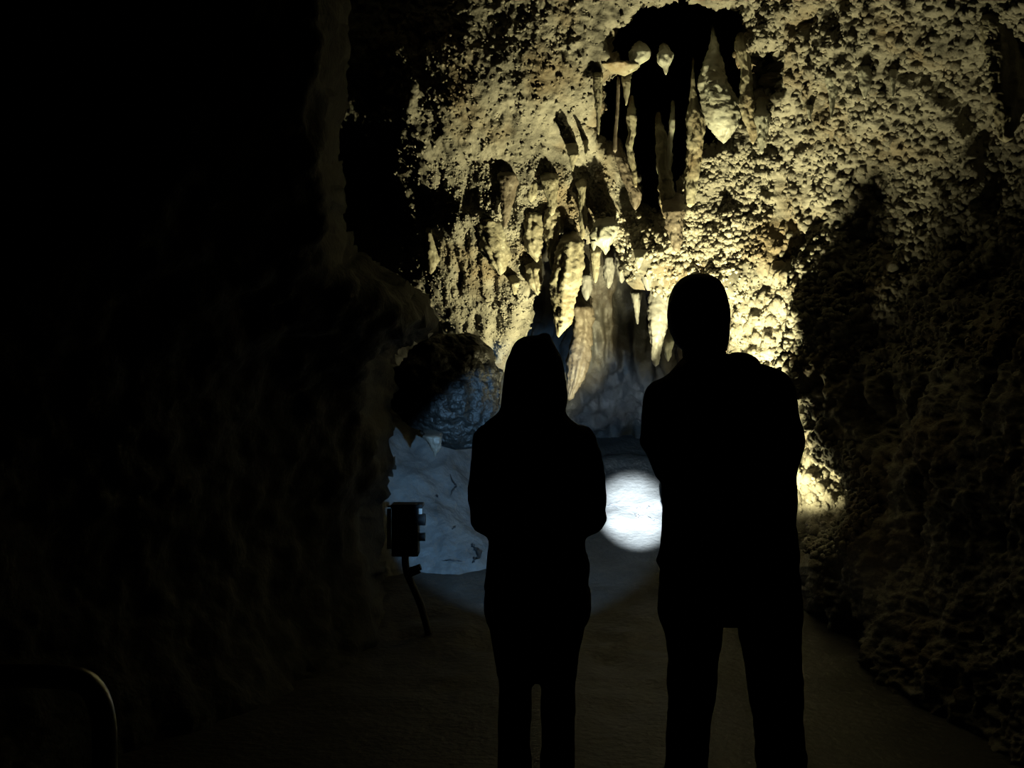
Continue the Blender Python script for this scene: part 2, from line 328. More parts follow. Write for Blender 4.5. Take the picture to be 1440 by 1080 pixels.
# ------------------------------------------------------------ stalactites and drapes: outline rows (py, x_left, x_right)
stal_count = 0
def worm(c, ang, r, sd):
    Q = np.stack([c[0]+r*np.cos(ang), c[1]+r*np.sin(ang), np.full(len(ang), c[2]*.7)], -1)
    return 2.0*fbm(Q, 24, 4, sd, .75)
def stal(name, label, rows, d, m, group=None, cat='stalactite', thick=.85, flute=.10, rough=.05, nseg=40, dtop=0.0, parent=None, root=14):
    """a lathe-like body with its own depth: each row gives its width, the section is a fluted ellipse"""
    global stal_count; stal_count += 1; sd = stal_count*13
    r = np.array(rows, float)
    if root:   # run the root up into the rock it hangs from
        r = np.vstack([[r[0, 0]-root, r[0, 1]-2, r[0, 2]+2], r])
    t = np.concatenate([[0], np.cumsum(np.abs(np.diff(r[:, 0])))]); L = t[-1]
    nr = int(max(12, min(90, L/1.8))); tt = np.linspace(0, 1, nr)**.9*L
    yy = np.interp(tt, t, r[:, 0]); xl = np.interp(tt, t, r[:, 1]); xr = np.interp(tt, t, r[:, 2])
    k = np.array([.25, .5, .25])
    for a in (xl, xr):
        a[1:-1] = a[:-2]*k[0]+a[1:-1]*k[1]+a[2:]*k[2]
    dd = d+(.42*np.clip(1-tt/(root+14.0), 0, 1)**1.3 if root else tt*0)
    cx = (xl+xr)/2; rx = np.maximum((xr-xl)/2, .6)/F*dd*np.sqrt(np.clip(.10+tt/(16.0 if root > 6 else 6.0), 0, 1))
    C = np.stack(at(cx, yy, dd), -1)
    ang = np.linspace(0, 2*math.pi, nseg, endpoint=False)
    V = []
    for i in range(nr):
        u = np.stack([np.cos(ang)*3+sd, np.sin(ang)*3, np.full(nseg, C[i, 2]*2.0)], -1)
        fl = flute*fbm(u*1.3, 1, 3, sd)*1.6; u2 = np.stack([np.cos(ang)*rx[i]*40+sd, np.sin(ang)*rx[i]*40, np.full(nseg, C[i, 2]*40)], -1)
        s = 1+fl+rough*fbm(u2, 1, 2, sd+3)
        s = s+min(.015/rx[i], .28)*worm(C[i], ang, rx[i], sd)
        V.append(np.stack([C[i, 0]+rx[i]*s*np.cos(ang), C[i, 1]+rx[i]*thick*s*np.sin(ang), np.full(nseg, C[i, 2])], -1))
    V = np.array(V).reshape(-1, 3)
    base = C[0].copy()
    tip = C[-1]-np.array([0, 0, min(rx[-1]*1.1, .02)]); top = C[0]
    V = np.vstack([V, tip, top])-base
    i0 = np.arange(nseg); i1 = (i0+1) % nseg; faces = []
    me = bpy.data.meshes.new(name)
    fs = []
    for i in range(nr-1):
        for a in range(nseg):
            b2 = (a+1) % nseg; fs.append((i*nseg+a, (i+1)*nseg+a, (i+1)*nseg+b2, i*nseg+b2))
    nt = nr*nseg
    for a in range(nseg):
        b2 = (a+1) % nseg; fs.append(((nr-1)*nseg+a, nt, (nr-1)*nseg+b2)); fs.append((a, b2, nt+1))
    me.from_pydata(V.tolist(), [], fs); me.update()
    o = link(name, me, m, parent); o.location = base
    if label: tag(o, label, cat, group)
    return o
GP = 'stalactites in the dark ceiling pit'; GC = 'stalactites along the drapery band'; GN = 'stalactites inside the niche'
S = 'stalactite'
stal(S, 'large pale bulbous stalactite hanging in the dark pit above the tall man', [(48, 1000, 1006), (70, 996, 1012), (95, 986, 1017), (118, 984, 1024), (140, 988, 1038), (160, 990, 1042), (178, 997, 1038), (192, 1008, 1026), (198, 1014, 1022)], 6.55, M_PALE, GP, flute=.12)
stal(S, 'long yellow tapering column left of the large bulbous stalactite', [(95, 973, 976), (125, 971, 978), (142, 969, 982), (165, 967, 992), (190, 966, 991), (215, 966, 988), (240, 964, 984), (262, 963, 980), (288, 965, 976)], 6.7, M_TAN, GP, flute=.15)
stal(S, 'rough pale twin column in the middle of the dark pit', [(172, 922, 930), (190, 922, 938), (215, 924, 944), (240, 926, 943), (265, 927, 948), (290, 930, 950), (306, 934, 944)], 6.8, M_TAN, GP, flute=.22, rough=.12)
stal(S, 'slim bright sliver beside the rough twin column', [(155, 944, 949), (175, 941, 949), (195, 939, 947), (215, 938, 944), (238, 939, 942)], 6.72, M_PALE, GP)
stal(S, 'small bright fang high in the dark pit', [(64, 928, 940), (76, 925, 946), (88, 927, 944), (96, 933, 940), (104, 935, 938)], 6.45, M_PALE, GP, rough=.12, root=4)
stal(S, 'pale knob on the upper left of the dark pit', [(60, 892, 906), (70, 887, 914), (82, 886, 913), (92, 884, 900), (98, 884, 890)], 6.4, M_PALE, GP, rough=.15, root=2)
stal(S, 'crooked rock bridge crossing the left of the dark pit', [(88, 842, 890), (93, 843, 900), (98, 845, 893), (103, 870, 886)], 6.42, M_TAN, GP, cat='rock bridge', rough=.15, root=0)
stal(S, 'short brown fang under the crooked rock bridge', [(100, 873, 888), (115, 875, 887), (130, 877, 886), (147, 879, 882)], 6.45, M_TAN, GP, root=6)
stal(S, 'thread-thin column at the left of the dark pit', [(105, 868, 872), (150, 866, 871), (190, 863, 868), (212, 862, 868)], 6.6, M_BROWN, GP)
stal(S, 'long pointed fang on the left rim of the dark pit', [(95, 834, 849), (120, 834, 847), (145, 836, 846), (165, 838, 844), (188, 840, 843)], 6.35, M_TAN, GP)
stal(S, 'kinked brown column down the left side of the pit', [(148, 884, 892), (165, 880, 895), (185, 884, 894), (205, 880, 890), (225, 884, 893), (245, 889, 896), (262, 892, 896)], 6.6, M_TAN, GP, flute=.2, rough=.12)
stal(S, 'slanting grey drape at the lower left of the pit', [(208, 860, 876), (230, 867, 884), (252, 874, 893), (272, 884, 904), (285, 888, 901), (293, 891, 896)], 6.75, M_BROWN, GP, cat='drapery', flute=.2)
stal(S, 'short fang between the big bulb and the popcorn wall', [(60, 1033, 1052), (90, 1040, 1056), (115, 1042, 1058), (140, 1040, 1060), (160, 1042, 1062), (185, 1052, 1066), (200, 1056, 1062)], 6.35, M_TAN, GP, flute=.2, rough=.16)
# drapery band
stal(S, 'dark brown wide fang hanging above the drapery band', [(235, 702, 728), (255, 702, 727), (275, 703, 723), (295, 705, 719), (318, 708, 713)], 6.75, M_BROWN, GC)
stal(S, 'long fluted stalactite with a brown cap pointing at the hooded head', [(328, 793, 815), (340, 788, 818), (358, 783, 818), (378, 779, 818), (400, 777, 812), (420, 777, 808), (440, 779, 806), (455, 779, 801), (464, 781, 794), (472, 783, 788)], 6.8, M_TAN, GC, flute=.22)
stal(S, 'narrow fang clinging left of the long fluted stalactite', [(285, 767, 783), (310, 765, 787), (340, 767, 786), (360, 770, 782), (378, 774, 778)], 6.85, M_TAN, GC)
stal(S, 'blob-topped short column above the long fluted stalactite', [(240, 761, 784), (255, 761, 785), (268, 766, 784), (285, 770, 784), (300, 772, 780)], 6.72, M_TAN, GC, rough=.12)
stal(S, 'slender yellow column right of the blob-topped one', [(250, 808, 826), (270, 812, 824), (290, 814, 824), (315, 814, 826), (335, 817, 821)], 6.75, M_TAN, GC)
stal(S, 'bright forked calcite fangs at the niche arch', [(305, 842, 866), (318, 833, 868), (330, 830, 866), (340, 832, 860), (350, 846, 857), (357, 850, 853)], 6.7, M_PALE, GC, rough=.12, flute=.25, root=4)
stal(S, 'left tooth of the bright forked fangs', [(325, 829, 842), (338, 829, 841), (348, 832, 838), (352, 834, 836)], 6.68, M_PALE, GC, root=4)
stal(S, 'rounded tan drape bulging at the left of the band', [(300, 672, 700), (318, 670, 706), (338, 674, 712), (358, 684, 716), (372, 692, 714), (384, 700, 708)], 6.85, M_TAN, GC, flute=.25)
stal(S, 'pale drape with a brown foot beside the dark gap', [(290, 740, 758), (310, 738, 761), (335, 736, 761), (355, 742, 760), (366, 752, 758)], 6.85, M_TAN, GC, flute=.2)
stal(S, 'lower tan fang over the dark gap left of the long stalactite', [(365, 738, 762), (385, 740, 761), (400, 744, 762), (412, 752, 760)], 6.88, M_TAN, GC, flute=.2)
stal(S, 'blunt olive fang low on the left drape', [(385, 714, 732), (400, 716, 730), (412, 721, 727)], 6.85, M_TAN, GC)
stal(S, 'thin pale horn at the far left edge of the drapes', [(314, 597, 607), (325, 600, 606), (345, 600, 612), (365, 600, 618), (382, 602, 610)], 6.95, M_TAN, GC, root=2)
stal(S, 'small fang beside the slanting pit drape', [(205, 795, 812), (218, 799, 815), (230, 802, 808), (240, 804, 806)], 6.5, M_TAN, GC)
stal(S, 'tiny hanging fang right of the small pair', [(200, 819, 828), (208, 821, 827), (218, 823, 825)], 6.5, M_TAN, GC)
stal(S, 'second small column left of the blob-topped one', [(245, 745, 757), (262, 742, 756), (276, 740, 755), (282, 744, 750)], 6.8, M_TAN, GC, rough=.12)
stal(S, 'bright downward fang under the glowing arch', [(348, 890, 912), (360, 892, 906), (368, 893, 903), (376, 896, 900)], 6.8, M_PALE, GC, root=6)
stal(S, 'dark brown blunt stalactite over the glowing arch', [(285, 930, 965), (305, 934, 962), (325, 938, 960), (340, 943, 959), (351, 947, 955)], 6.6, M_BROWN, GC)
# niche
stal(S, 'rounded grey stalactite at the right of the niche', [(365, 905, 918), (378, 901, 920), (392, 901, 919), (402, 906, 916), (407, 909, 913)], 7.15, M_GRYST, GN)
stal(S, 'long grey stalactite with a brown top beside the man\'s head', [(385, 918, 936), (400, 915, 940), (425, 912, 944), (445, 910, 943), (462, 912, 937), (480, 914, 932), (498, 916, 929), (512, 918, 926)], 7.35, M_GRYST, GN, flute=.12)
stal(S, 'thin V-shaped grey stalactite deep in the niche', [(400, 886, 903), (420, 889, 901), (440, 893, 899), (455, 895, 898)], 7.7, M_GRYST, GN)
stal(S, 'slim tan stalactite right of the long fluted one', [(342, 829, 846), (360, 830, 844), (380, 832, 842), (396, 835, 839)], 7.3, M_TAN, GN)
stal(S, 'short grey stalactite in the middle of the niche', [(350, 848, 864), (370, 848, 864), (390, 849, 863), (403, 853, 859)], 7.6, M_GRYST, GN)
stal(S, 'grey brown stalactite left of the V-shaped one', [(348, 866, 886), (365, 866, 884), (382, 868, 881), (396, 872, 877)], 7.5, M_GRYST, GN)
stal(S, 'stubby grey stalactite behind the long fluted one', [(375, 816, 830), (395, 816, 832), (410, 818, 831), (420, 822, 828)], 7.7, M_GRYST, GN)
stal(S, 'broad brown stained column at the left of the niche', [(420, 800, 832), (450, 806, 834), (475, 806, 832), (500, 800, 830), (530, 798, 822), (560, 796, 806)], 7.85, M_BROWN, GN, cat='column', flute=.2)
stal(S, 'pale fang hidden behind the man\'s neck', [(468, 932, 948), (485, 932, 947), (500, 934, 944), (507, 938, 941)], 7.6, M_PALE, GN)
# right side
GR = 'fangs on the upper right wall'
stal(S, 'big pale drape hanging at the top right corner', [(15, 1376, 1420), (40, 1382, 1436), (75, 1388, 1442), (110, 1392, 1444), (140, 1394, 1440), (170, 1398, 1434), (195, 1404, 1424)], 4.8, M_TAN, GR, cat='drapery', flute=.28, thick=.5)
for lb, rows in [('rounded U-shaped fang in the middle of the upper right wall', [(85, 1206, 1226), (105, 1207, 1226), (122, 1210, 1224), (137, 1214, 1218)]),
                 ('fang left of the rounded U-shaped one', [(95, 1160, 1182), (120, 1162, 1180), (145, 1166, 1174), (166, 1168, 1170)]),
                 ('slim fang right of the rounded U-shaped one', [(95, 1250, 1262), (112, 1252, 1260), (136, 1254, 1257)]),
                 ('fang at the lower rim of the lit upper right band', [(150, 1060, 1084), (172, 1064, 1082), (195, 1066, 1078), (214, 1068, 1074)]),
                 ('short fang over the round black hollow', [(140, 1132, 1146), (155, 1134, 1143), (168, 1137, 1140)])]:
    dpt = float(tps(CTRL)(np.array([rows[0][1]]), np.array([rows[0][0]]))[0])-.08
    stal(S, lb, rows, dpt, M_PALE, GR, flute=.2, rough=.12)

# ------------------------------------------------------------ hanging boulder with its orange tip
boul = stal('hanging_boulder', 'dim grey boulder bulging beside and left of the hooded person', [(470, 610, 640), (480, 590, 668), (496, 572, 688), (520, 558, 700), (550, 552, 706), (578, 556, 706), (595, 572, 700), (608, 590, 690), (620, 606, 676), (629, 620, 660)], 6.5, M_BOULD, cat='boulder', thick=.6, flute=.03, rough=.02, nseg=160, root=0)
bv = np.zeros(len(boul.data.vertices)*3, np.float32); boul.data.vertices.foreach_get('co', bv); bn = np.zeros_like(bv); boul.data.vertices.foreach_get('normal', bn)
bv = bv.reshape(-1, 3); bn = bn.reshape(-1, 3); bv = bv+bn*(0.07*fbm(bv.astype(float), 4.5, 3, 401)+.03*fbm(bv.astype(float), 15, 3, 402))[:, None]
boul.data.vertices.foreach_set('co', bv.astype(np.float32).ravel()); boul.data.update()
stal(S, 'small orange brown tip under the grey hanging boulder', [(600, 590, 618), (615, 596, 622), (628, 604, 620), (636, 609, 615), (641, 611, 613)], 6.25, M_BROWN, rough=.15, root=6)
spur_blocker = link('rock', lump_mesh('rock', None, (.10, .12, .44), 5, .45, 2.2, 5, .14), M_WALL, floor_o); spur_blocker.location = (1.44, 5.98, .74)  # unseen rock added to block lamp light from the right wall spur
niche_blocker = link('rock', lump_mesh('rock', None, (.17, .16, .52), 5, .26, 2.4, 3, .14), M_WALL, floor_o); niche_blocker.location = (1.185, 6.48, .58)  # unseen rock added to cast shade into the niche

# ------------------------------------------------------------ loose popcorn nodules (children of the rock they grow on)
def nodule_mesh(k):
    return lump_mesh('nodule', None, (1, 1, .85), 2, .5, 1.7, 40+k, .12)
NM = [nodule_mesh(k) for k in range(6)]
NMB = []
for k in range(6):
    c = NM[k].copy(); c.materials.append(M_BANK); NMB.append(c)
for m_ in NM: m_.materials.append(M_CEIL)
for m_ in NM+NMB: m_.shade_smooth()
def scatter(G, mask, n, rmin, rmax, parent, meshes, sink=.25):
    ok = np.argwhere(mask); pick = ok[RNG.choice(len(ok), n, replace=False)]
    for (i, j) in pick:
        r = RNG.uniform(rmin, rmax); p = G.P[i, j]-G.N[i, j]*r*sink
        o = bpy.data.objects.new('nodule', meshes[int(RNG.integers(len(meshes)))]); COL.objects.link(o); o.parent = parent
        o.location = p; o.scale = (r, r*RNG.uniform(.8, 1.1), r*RNG.uniform(.8, 1.25)); o.rotation_euler = tuple(RNG.uniform(0, 6.28, 3))
def stuff(name, G, mask, n, rmin, rmax, parent, m, sink=.2, sub=1):
    bm = bmesh.new(); bmesh.ops.create_icosphere(bm, subdivisions=sub, radius=1.0)
    bm.verts.ensure_lookup_table(); V0 = np.array([v.co[:] for v in bm.verts]); F0 = np.array([[v.index for v in f.verts] for f in bm.faces]); bm.free()
    ok = np.argwhere(mask); pick = ok[RNG.choice(len(ok), n, replace=False)]
    Vs = []; Fs = []
    for k, (i, j) in enumerate(pick):
        r = RNG.uniform(rmin, rmax); s = RNG.uniform(.7, 1.3, 3); jit = 1+RNG.uniform(-.22, .22, (len(V0), 1))
        Vs.append(V0*jit*s*r+G.P[i, j]-G.N[i, j]*r*sink); Fs.append(F0+k*len(V0))
    o = link(name, np_mesh(name, np.vstack(Vs), np.vstack(Fs)), m, parent); o['kind'] = 'stuff'; return o
gk = (edge > 6)
lit_r = gk & (CG.PX > 1090) & (CG.PX < 1440) & (CG.PY > 60) & (CG.PY < 470) & (CG.PY < 520-(CG.PX-1100)*.55)
scatter(CG, lit_r, 290, .020, .036, wallr_o, NM)
stuff('small_nodules', CG, gk & (CG.PX > 1090) & (CG.PX < 1500) & (CG.PY > -20) & (CG.PY < 520), 3800, .010, .024, wallr_o, M_CEIL)
stuff('small_nodules', CG, gk & (CG.PX > 960) & (CG.PX < 1088) & (CG.PY > -20) & (CG.PY < 420), 1500, .010, .024, ceil_o, M_CEIL)
stuff('small_nodules', CG, gk & (CG.PX > 560) & (CG.PX < 960) & (CG.PY > -20) & (CG.PY < 460), 1600, .007, .016, ceil_o, M_CEIL)
stuff('small_nodules', CG, (edge > 2) & (CG.PX > 835) & (CG.PX < 1050) & (CG.PY > 300) & (CG.PY < 430), 1500, .008, .026, ceil_o, M_BANK)
stuff('small_nodules', CG, (edge > 2) & (CG.PX > 605) & (CG.PX < 850) & (CG.PY > 230) & (CG.PY < 520), 2200, .005, .013, ceil_o, M_CEIL)
stuff('small_nodules', CG, (edge > -1) & (edge < 34) & (CG.PX > 1085) & (CG.PX < 1235) & (CG.PY > 380) & (CG.PY < 790), 1300, .010, .034, wallr_o, M_CEIL)
bk = (BG.PX > 1015) & (BG.PX < 1240) & (BG.PY > 370) & (BG.PY < 800)
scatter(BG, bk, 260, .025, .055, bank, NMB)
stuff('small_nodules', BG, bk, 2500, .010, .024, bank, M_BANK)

# ------------------------------------------------------------ people: one continuous body, clothes over it
def rows_loft(rows, d, depth, segs=40, yoff=0.0):
    """closed body of elliptical sections from outline rows (py, xl, xr, [half depth])"""
    V = []; r = np.array([(a[0], a[1], a[2], a[3] if len(a) > 3 else depth, a[4] if len(a) > 4 else 0) for a in rows], float)
    ang = np.linspace(0, 2*math.pi, segs, endpoint=False); n = len(r)
    for k in range(n):
        y, xl, xr, dp, yo = r[k]; cx = (xl+xr)/2; rx = (xr-xl)/2/F*d
        X, Y, Z = at(cx, y, d)
        ca, sa = np.cos(ang), np.sin(ang); e = .85
        V.append(np.stack([X+rx*np.sign(ca)*np.abs(ca)**e, Y+yoff+yo+dp*np.sign(sa)*np.abs(sa)**e, np.full(segs, Z)], -1))
    V = np.vstack(V); fs = []
    for i in range(n-1):
        for a in range(segs):
            b2 = (a+1) % segs; fs.append((i*segs+a, (i+1)*segs+a, (i+1)*segs+b2, i*segs+b2))
    fs.append(tuple(range(segs))); fs.append(tuple(range(n*segs-1, (n-1)*segs-1, -1)))
    return V, fs
def capsule(p0, p1, r0, r1, segs=20, rings=6, sq=(1, 1)):
    p0 = Vector(p0); p1 = Vector(p1); ax = (p1-p0); L = ax.length; q = ax.to_track_quat('Z', 'Y').to_matrix()
    prof = [(-r0*math.cos(t), r0*math.sin(t)) for t in [math.pi/2*k/rings for k in range(rings+1)]]
    prof += [(L+r1*math.sin(t), r1*math.cos(t)) for t in [math.pi/2*k/rings for k in range(rings+1)]]
    V = []; fs = []
    for z, r in prof:
        r = max(r, 1e-4)
        for a in range(segs):
            t = 2*math.pi*a/segs; V.append(p0+q@Vector((r*math.cos(t)*sq[0], r*math.sin(t)*sq[1], z)))
    n = len(prof)
    for i in range(n-1):
        for a in range(segs):
            b2 = (a+1) % segs; fs.append((i*segs+a, i*segs+b2, (i+1)*segs+b2, (i+1)*segs+a))
    fs.append(tuple(range(segs-1, -1, -1))); fs.append(tuple(range((n-1)*segs, n*segs)))
    return np.array([v[:] for v in V]), fs
def ellip(c, r, rot=(0, 0, 0)):
    bm = bmesh.new(); bmesh.ops.create_uvsphere(bm, u_segments=32, v_segments=20, radius=1)
    R = Matrix.Rotation(rot[2], 3, 'Z')@Matrix.Rotation(rot[1], 3, 'Y')@Matrix.Rotation(rot[0], 3, 'X')
    V = np.array([(R@Vector((v.co.x*r[0], v.co.y*r[1], v.co.z*r[2]))+Vector(c))[:] for v in bm.verts])
    fs = [tuple(v.index for v in f.verts) for f in bm.faces]; bm.free(); return V, fs
def fuse(name, prims, voxel, m, parent, origin, smooth=4, folds=0.0, fscale=9, seed=0):
    V = []; fs = []; off = 0
    for (v, f) in prims:
        V.append(v); fs += [tuple(i+off for i in t) for t in f]; off += len(v)
    me = bpy.data.meshes.new('tmp'); me.from_pydata((np.vstack(V)-np.array(origin)).tolist(), [], fs); me.update()
    o = bpy.data.objects.new('tmp', me); COL.objects.link(o)
    md = o.modifiers.new('r', 'REMESH'); md.mode = 'VOXEL'; md.voxel_size = voxel
    if smooth:
        ms = o.modifiers.new('s', 'SMOOTH'); ms.factor = .5; ms.iterations = smooth
    dg = bpy.context.evaluated_depsgraph_get(); out = bpy.data.meshes.new_from_object(o.evaluated_get(dg)); out.name = name
    bpy.data.objects.remove(o); bpy.data.meshes.remove(me); out.materials.clear()
    if folds:
        n = len(out.vertices); co = np.zeros(n*3, np.float32); nn = np.zeros(n*3, np.float32)
        out.vertices.foreach_get('co', co); out.vertices.foreach_get('normal', nn); co = co.reshape(-1, 3); nn = nn.reshape(-1, 3)
        hh = fbm(co.astype(float), (fscale*.6, fscale*.6, fscale*1.5), 3, seed)
        co = co+nn*(folds*hh)[:, None]; out.vertices.foreach_set('co', co.astype(np.float32).ravel()); out.update()
    return link(name, out, m, parent)

def head(c, s=1.0, yaw=0.0, width=.074):
    """skull, jaw, nose, brow, lips, ears; looks towards +Y turned by yaw"""
    R = Matrix.Rotation(yaw, 3, 'Z'); C0 = Vector(c)
    def P(x, y, z): return C0+R@Vector((x*s, y*s, z*s))
    pr = [ellip(P(0, -.008, .02), (width*s, .094*s, .100*s), (0, 0, yaw)), ellip(P(0, .030, -.045), (.054*s, .058*s, .068*s), (0, 0, yaw)),
          ellip(P(0, .062, -.088), (.026*s, .022*s, .020*s)), capsule(P(0, .082, .012), P(0, .102, -.022), .008*s, .013*s), ellip(P(0, .082, .030), (.050*s, .014*s, .010*s), (0, 0, yaw)),
          ellip(P(0, .086, -.052), (.024*s, .010*s, .006*s), (0, 0, yaw)), ellip(P(0, .083, -.063), (.021*s, .010*s, .007*s), (0, 0, yaw))]
    for sx in (-1, 1):
        pr += [ellip(P(sx*(width+.003), -.006, -.005), (.008*s, .018*s, .030*s), (0, 0, yaw+sx*-.35)), ellip(P(sx*.030, .072, .010), (.013*s, .012*s, .010*s))]
    return pr
def eyes(c, s, yaw, parent, origin):
    R = Matrix.Rotation(yaw, 3, 'Z')
    for sx in (-1, 1):
        p = Vector(c)+R@Vector((sx*.030*s, .0825*s, .010*s)); joined('eye', [ellip(p, (.0105*s, .0085*s, .0080*s), (0, 0, yaw))], M_EYE, parent, origin, True)
def hand(wrist, palm_dir, finger_dir, side, r=.0085):
    """palm, four curled fingers of unequal length, thumb from the side of the palm"""
    wv = Vector(wrist); f = Vector(finger_dir).normalized(); n = Vector(palm_dir).normalized(); sd = f.cross(n).normalized()*side
    pr = [ellip(wv+f*.045, (.040, .040, .028))]
    pr = [capsule(wv+sd*k*.017, wv+f*.082+sd*k*.021, .015, .013) for k in (-1.2, -.4, .4, 1.2)]
    for k, L in zip((-1.5, -.5, .5, 1.5), (.060, .076, .080, .070)):
        b0 = wv+f*.088+sd*k*.021; d1 = (f+n*.35).normalized(); b1 = b0+d1*L*.45; d2 = (f*.35+n).normalized(); b2 = b1+d2*L*.32; d3 = (n-f*.45).normalized(); b3 = b2+d3*L*.25
        pr += [capsule(b0, b1, r*1.05, r), capsule(b1, b2, r, r*.92), capsule(b2, b3, r*.92, r*.8)]
    t0 = wv+f*.025+sd*.030; t1 = t0+(sd*.9+f*.6+n*.4).normalized()*.040; t2 = t1+(f*.6+n*.9).normalized()*.032
    pr += [capsule(t0, t1, r*1.4, r*1.15), capsule(t1, t2, r*1.15, r*.95)]
    return pr
def wp(px, py, d, dy=0.0):
    v = atv(px, py, d); v.y += dy; return v

# --- the hooded visitor
DW = 2.93
# px positions are on the body's own depth plane
WO = Vector((0.075, DW, 0))
woman = empty('person', WO, 'shorter person in a dark hooded top with the hood up seen from behind', 'person')
def zpy(z, d): return 540+(CH-z)*F/d
hipL, hipR = wp(719, 835, DW), wp(790, 835, DW)
kneeL, kneeR = Vector((.007, DW, .47)), Vector((.134, DW, .47))
ankL, ankR = Vector((.005, DW-.01, .09)), Vector((.136, DW-.01, .09))
shL, shR = wp(688, 622, DW), wp(816, 622, DW)
elL, elR = wp(683, 728, DW, -.0), wp(826, 728, DW, -.0)
wrL, wrR = Vector((.02, DW+.25, 1.13)), Vector((.155, DW+.25, 1.12))
hc = wp(752, 533, DW, .02)
body = head(hc, .90, 0.0)
body += [capsule(hc+Vector((0, -.015, -.07)), wp(752, 600, DW), .052, .058), rows_loft([(600, 715, 790, .07), (625, 690, 815, .09), (680, 690, 815, .10), (740, 702, 802, .095), (800, 695, 815, .105), (840, 697, 812, .095), (862, 704, 804, .08)], DW, .1)[0:2]]
for a, b_, c, d_, e, f_, g_ in ((shL, elL, wrL, hipL, kneeL, ankL, 1), (shR, elR, wrR, hipR, kneeR, ankR, -1)):
    body += [capsule(a, b_, .038, .032), capsule(b_, c, .032, .024), capsule(d_, e, .050, .036), capsule(e, f_, .036, .030), capsule(f_, f_+Vector((0, .15, -.045)), .036, .030)]
body += hand(wrR, (-.25, .5, -.8), (-.15, 1, .05), 1)
body += hand(wrL, (.4, .4, .8), (.65, .75, 0), 1)
fuse('body', body, .0065, M_SKIN, woman, WO, 2)['label'] = 'continuous body with face, hands and bare skin'
hood = rows_loft([(472, 741, 765, .04), (475, 731, 772, .06, .0), (481, 723, 779, .078), (493, 718, 785, .095), (508, 711.5, 791, .108), (528, 708, 795, .115), (548, 706, 797.5, .115), (565, 705, 797.5, .11), (576, 704, 794, .10), (584, 696, 797, .10), (592, 684, 806, .10), (600, 677, 822, .095)], DW, .1, 60, -.012)
face_gap = None
hoodp = [hood, ellip(wp(766, 476, DW, -.02), (.021, .022, .021), (0, .35, 0)), ellip(wp(753, 560, DW, -.055), (.088, .07, .085))]
jack = [rows_loft([(596, 684, 815, .09), (606, 674, 828, .10), (622, 672, 832, .115), (650, 676, 830, .125), (700, 684, 826, .125), (740, 690, 818, .12), (770, 686, 824, .125), (800, 684, 828, .13), (822, 681, 829, .13), (835, 682, 829, .13)], DW, .12, 60)]
jack += [capsule(shL+Vector((.004, 0, 0)), elL+Vector((0, 0, 0)), .056, .052), capsule(elL, wrL, .054, .036), capsule(shR, elR, .056, .052), capsule(elR, wrR, .054, .036)]
jack += [capsule(wp(661+27, 640, DW), wp(658+26, 705, DW), .054, .054), capsule(wp(847-26, 640, DW), wp(854-26, 700, DW), .054, .056)]
fuse('hooded_top', jack, .011, M_JACK_W, woman, WO, 6, .010, 9, 3)
hd = fuse('hood', hoodp, .009, M_JACK_W, woman, WO, 4, .004, 12, 5)
# open the hood to the front so the face shows from the far side
bm = bmesh.new(); bm.from_mesh(hd.data)
dele = [v for v in bm.verts if v.co.y > .055 and abs(v.co.x+WO.x-hc.x) < .062 and -.11 < v.co.z-hc.z < .075]
bmesh.ops.delete(bm, geom=dele, context='VERTS'); bm.to_mesh(hd.data); bm.free()
tr = [rows_loft([(805, 690, 820, .11), (830, 681, 831, .12), (858, 681, 830.5, .12), (876, 684, 825, .11)], DW, .1, 48),
      capsule(wp(717, 850, DW), wp(724, 960, DW), .073, .050), capsule(wp(792, 850, DW), wp(784, 960, DW), .072, .052),
      capsule(wp(724, 955, DW), Vector((.005, DW, .10)), .051, .048), capsule(wp(784, 955, DW), Vector((.135, DW, .10)), .052, .048)]
fuse('trousers', tr, .010, M_JEAN, woman, WO, 3, .006, 12, 7)
def shoe(x, y, z, s, parent, O, nm='shoe'):
    fuse(nm, [capsule((x, y-.06*s, z+.045*s), (x, y+.15*s, z+.032*s), .044*s, .034*s, sq=(1, 1)), capsule((x, y-.045*s, z+.05*s), (x, y-.035*s, z+.11*s), .046*s, .044*s),
              rows_box(x, y+.045*s, z+.010, .048*s, .145*s, .012)], .007, M_SHOE, parent, O, 3)
def rows_box(x, y, z, a, b_, c):
    V = np.array([(x+i*a, y+j*b_, z+k*c) for i in (-1, 1) for j in (-1, 1) for k in (-1, 1)])
    return V, [(0, 1, 3, 2), (4, 6, 7, 5), (0, 4, 5, 1), (2, 3, 7, 6), (0, 2, 6, 4), (1, 5, 7, 3)]
shoe(.005, DW+.01, 0.0, .92, woman, WO); shoe(.138, DW+.01, 0.0, .92, woman, WO)

EYW = (hc.copy(), .90, 0.0, woman, WO)
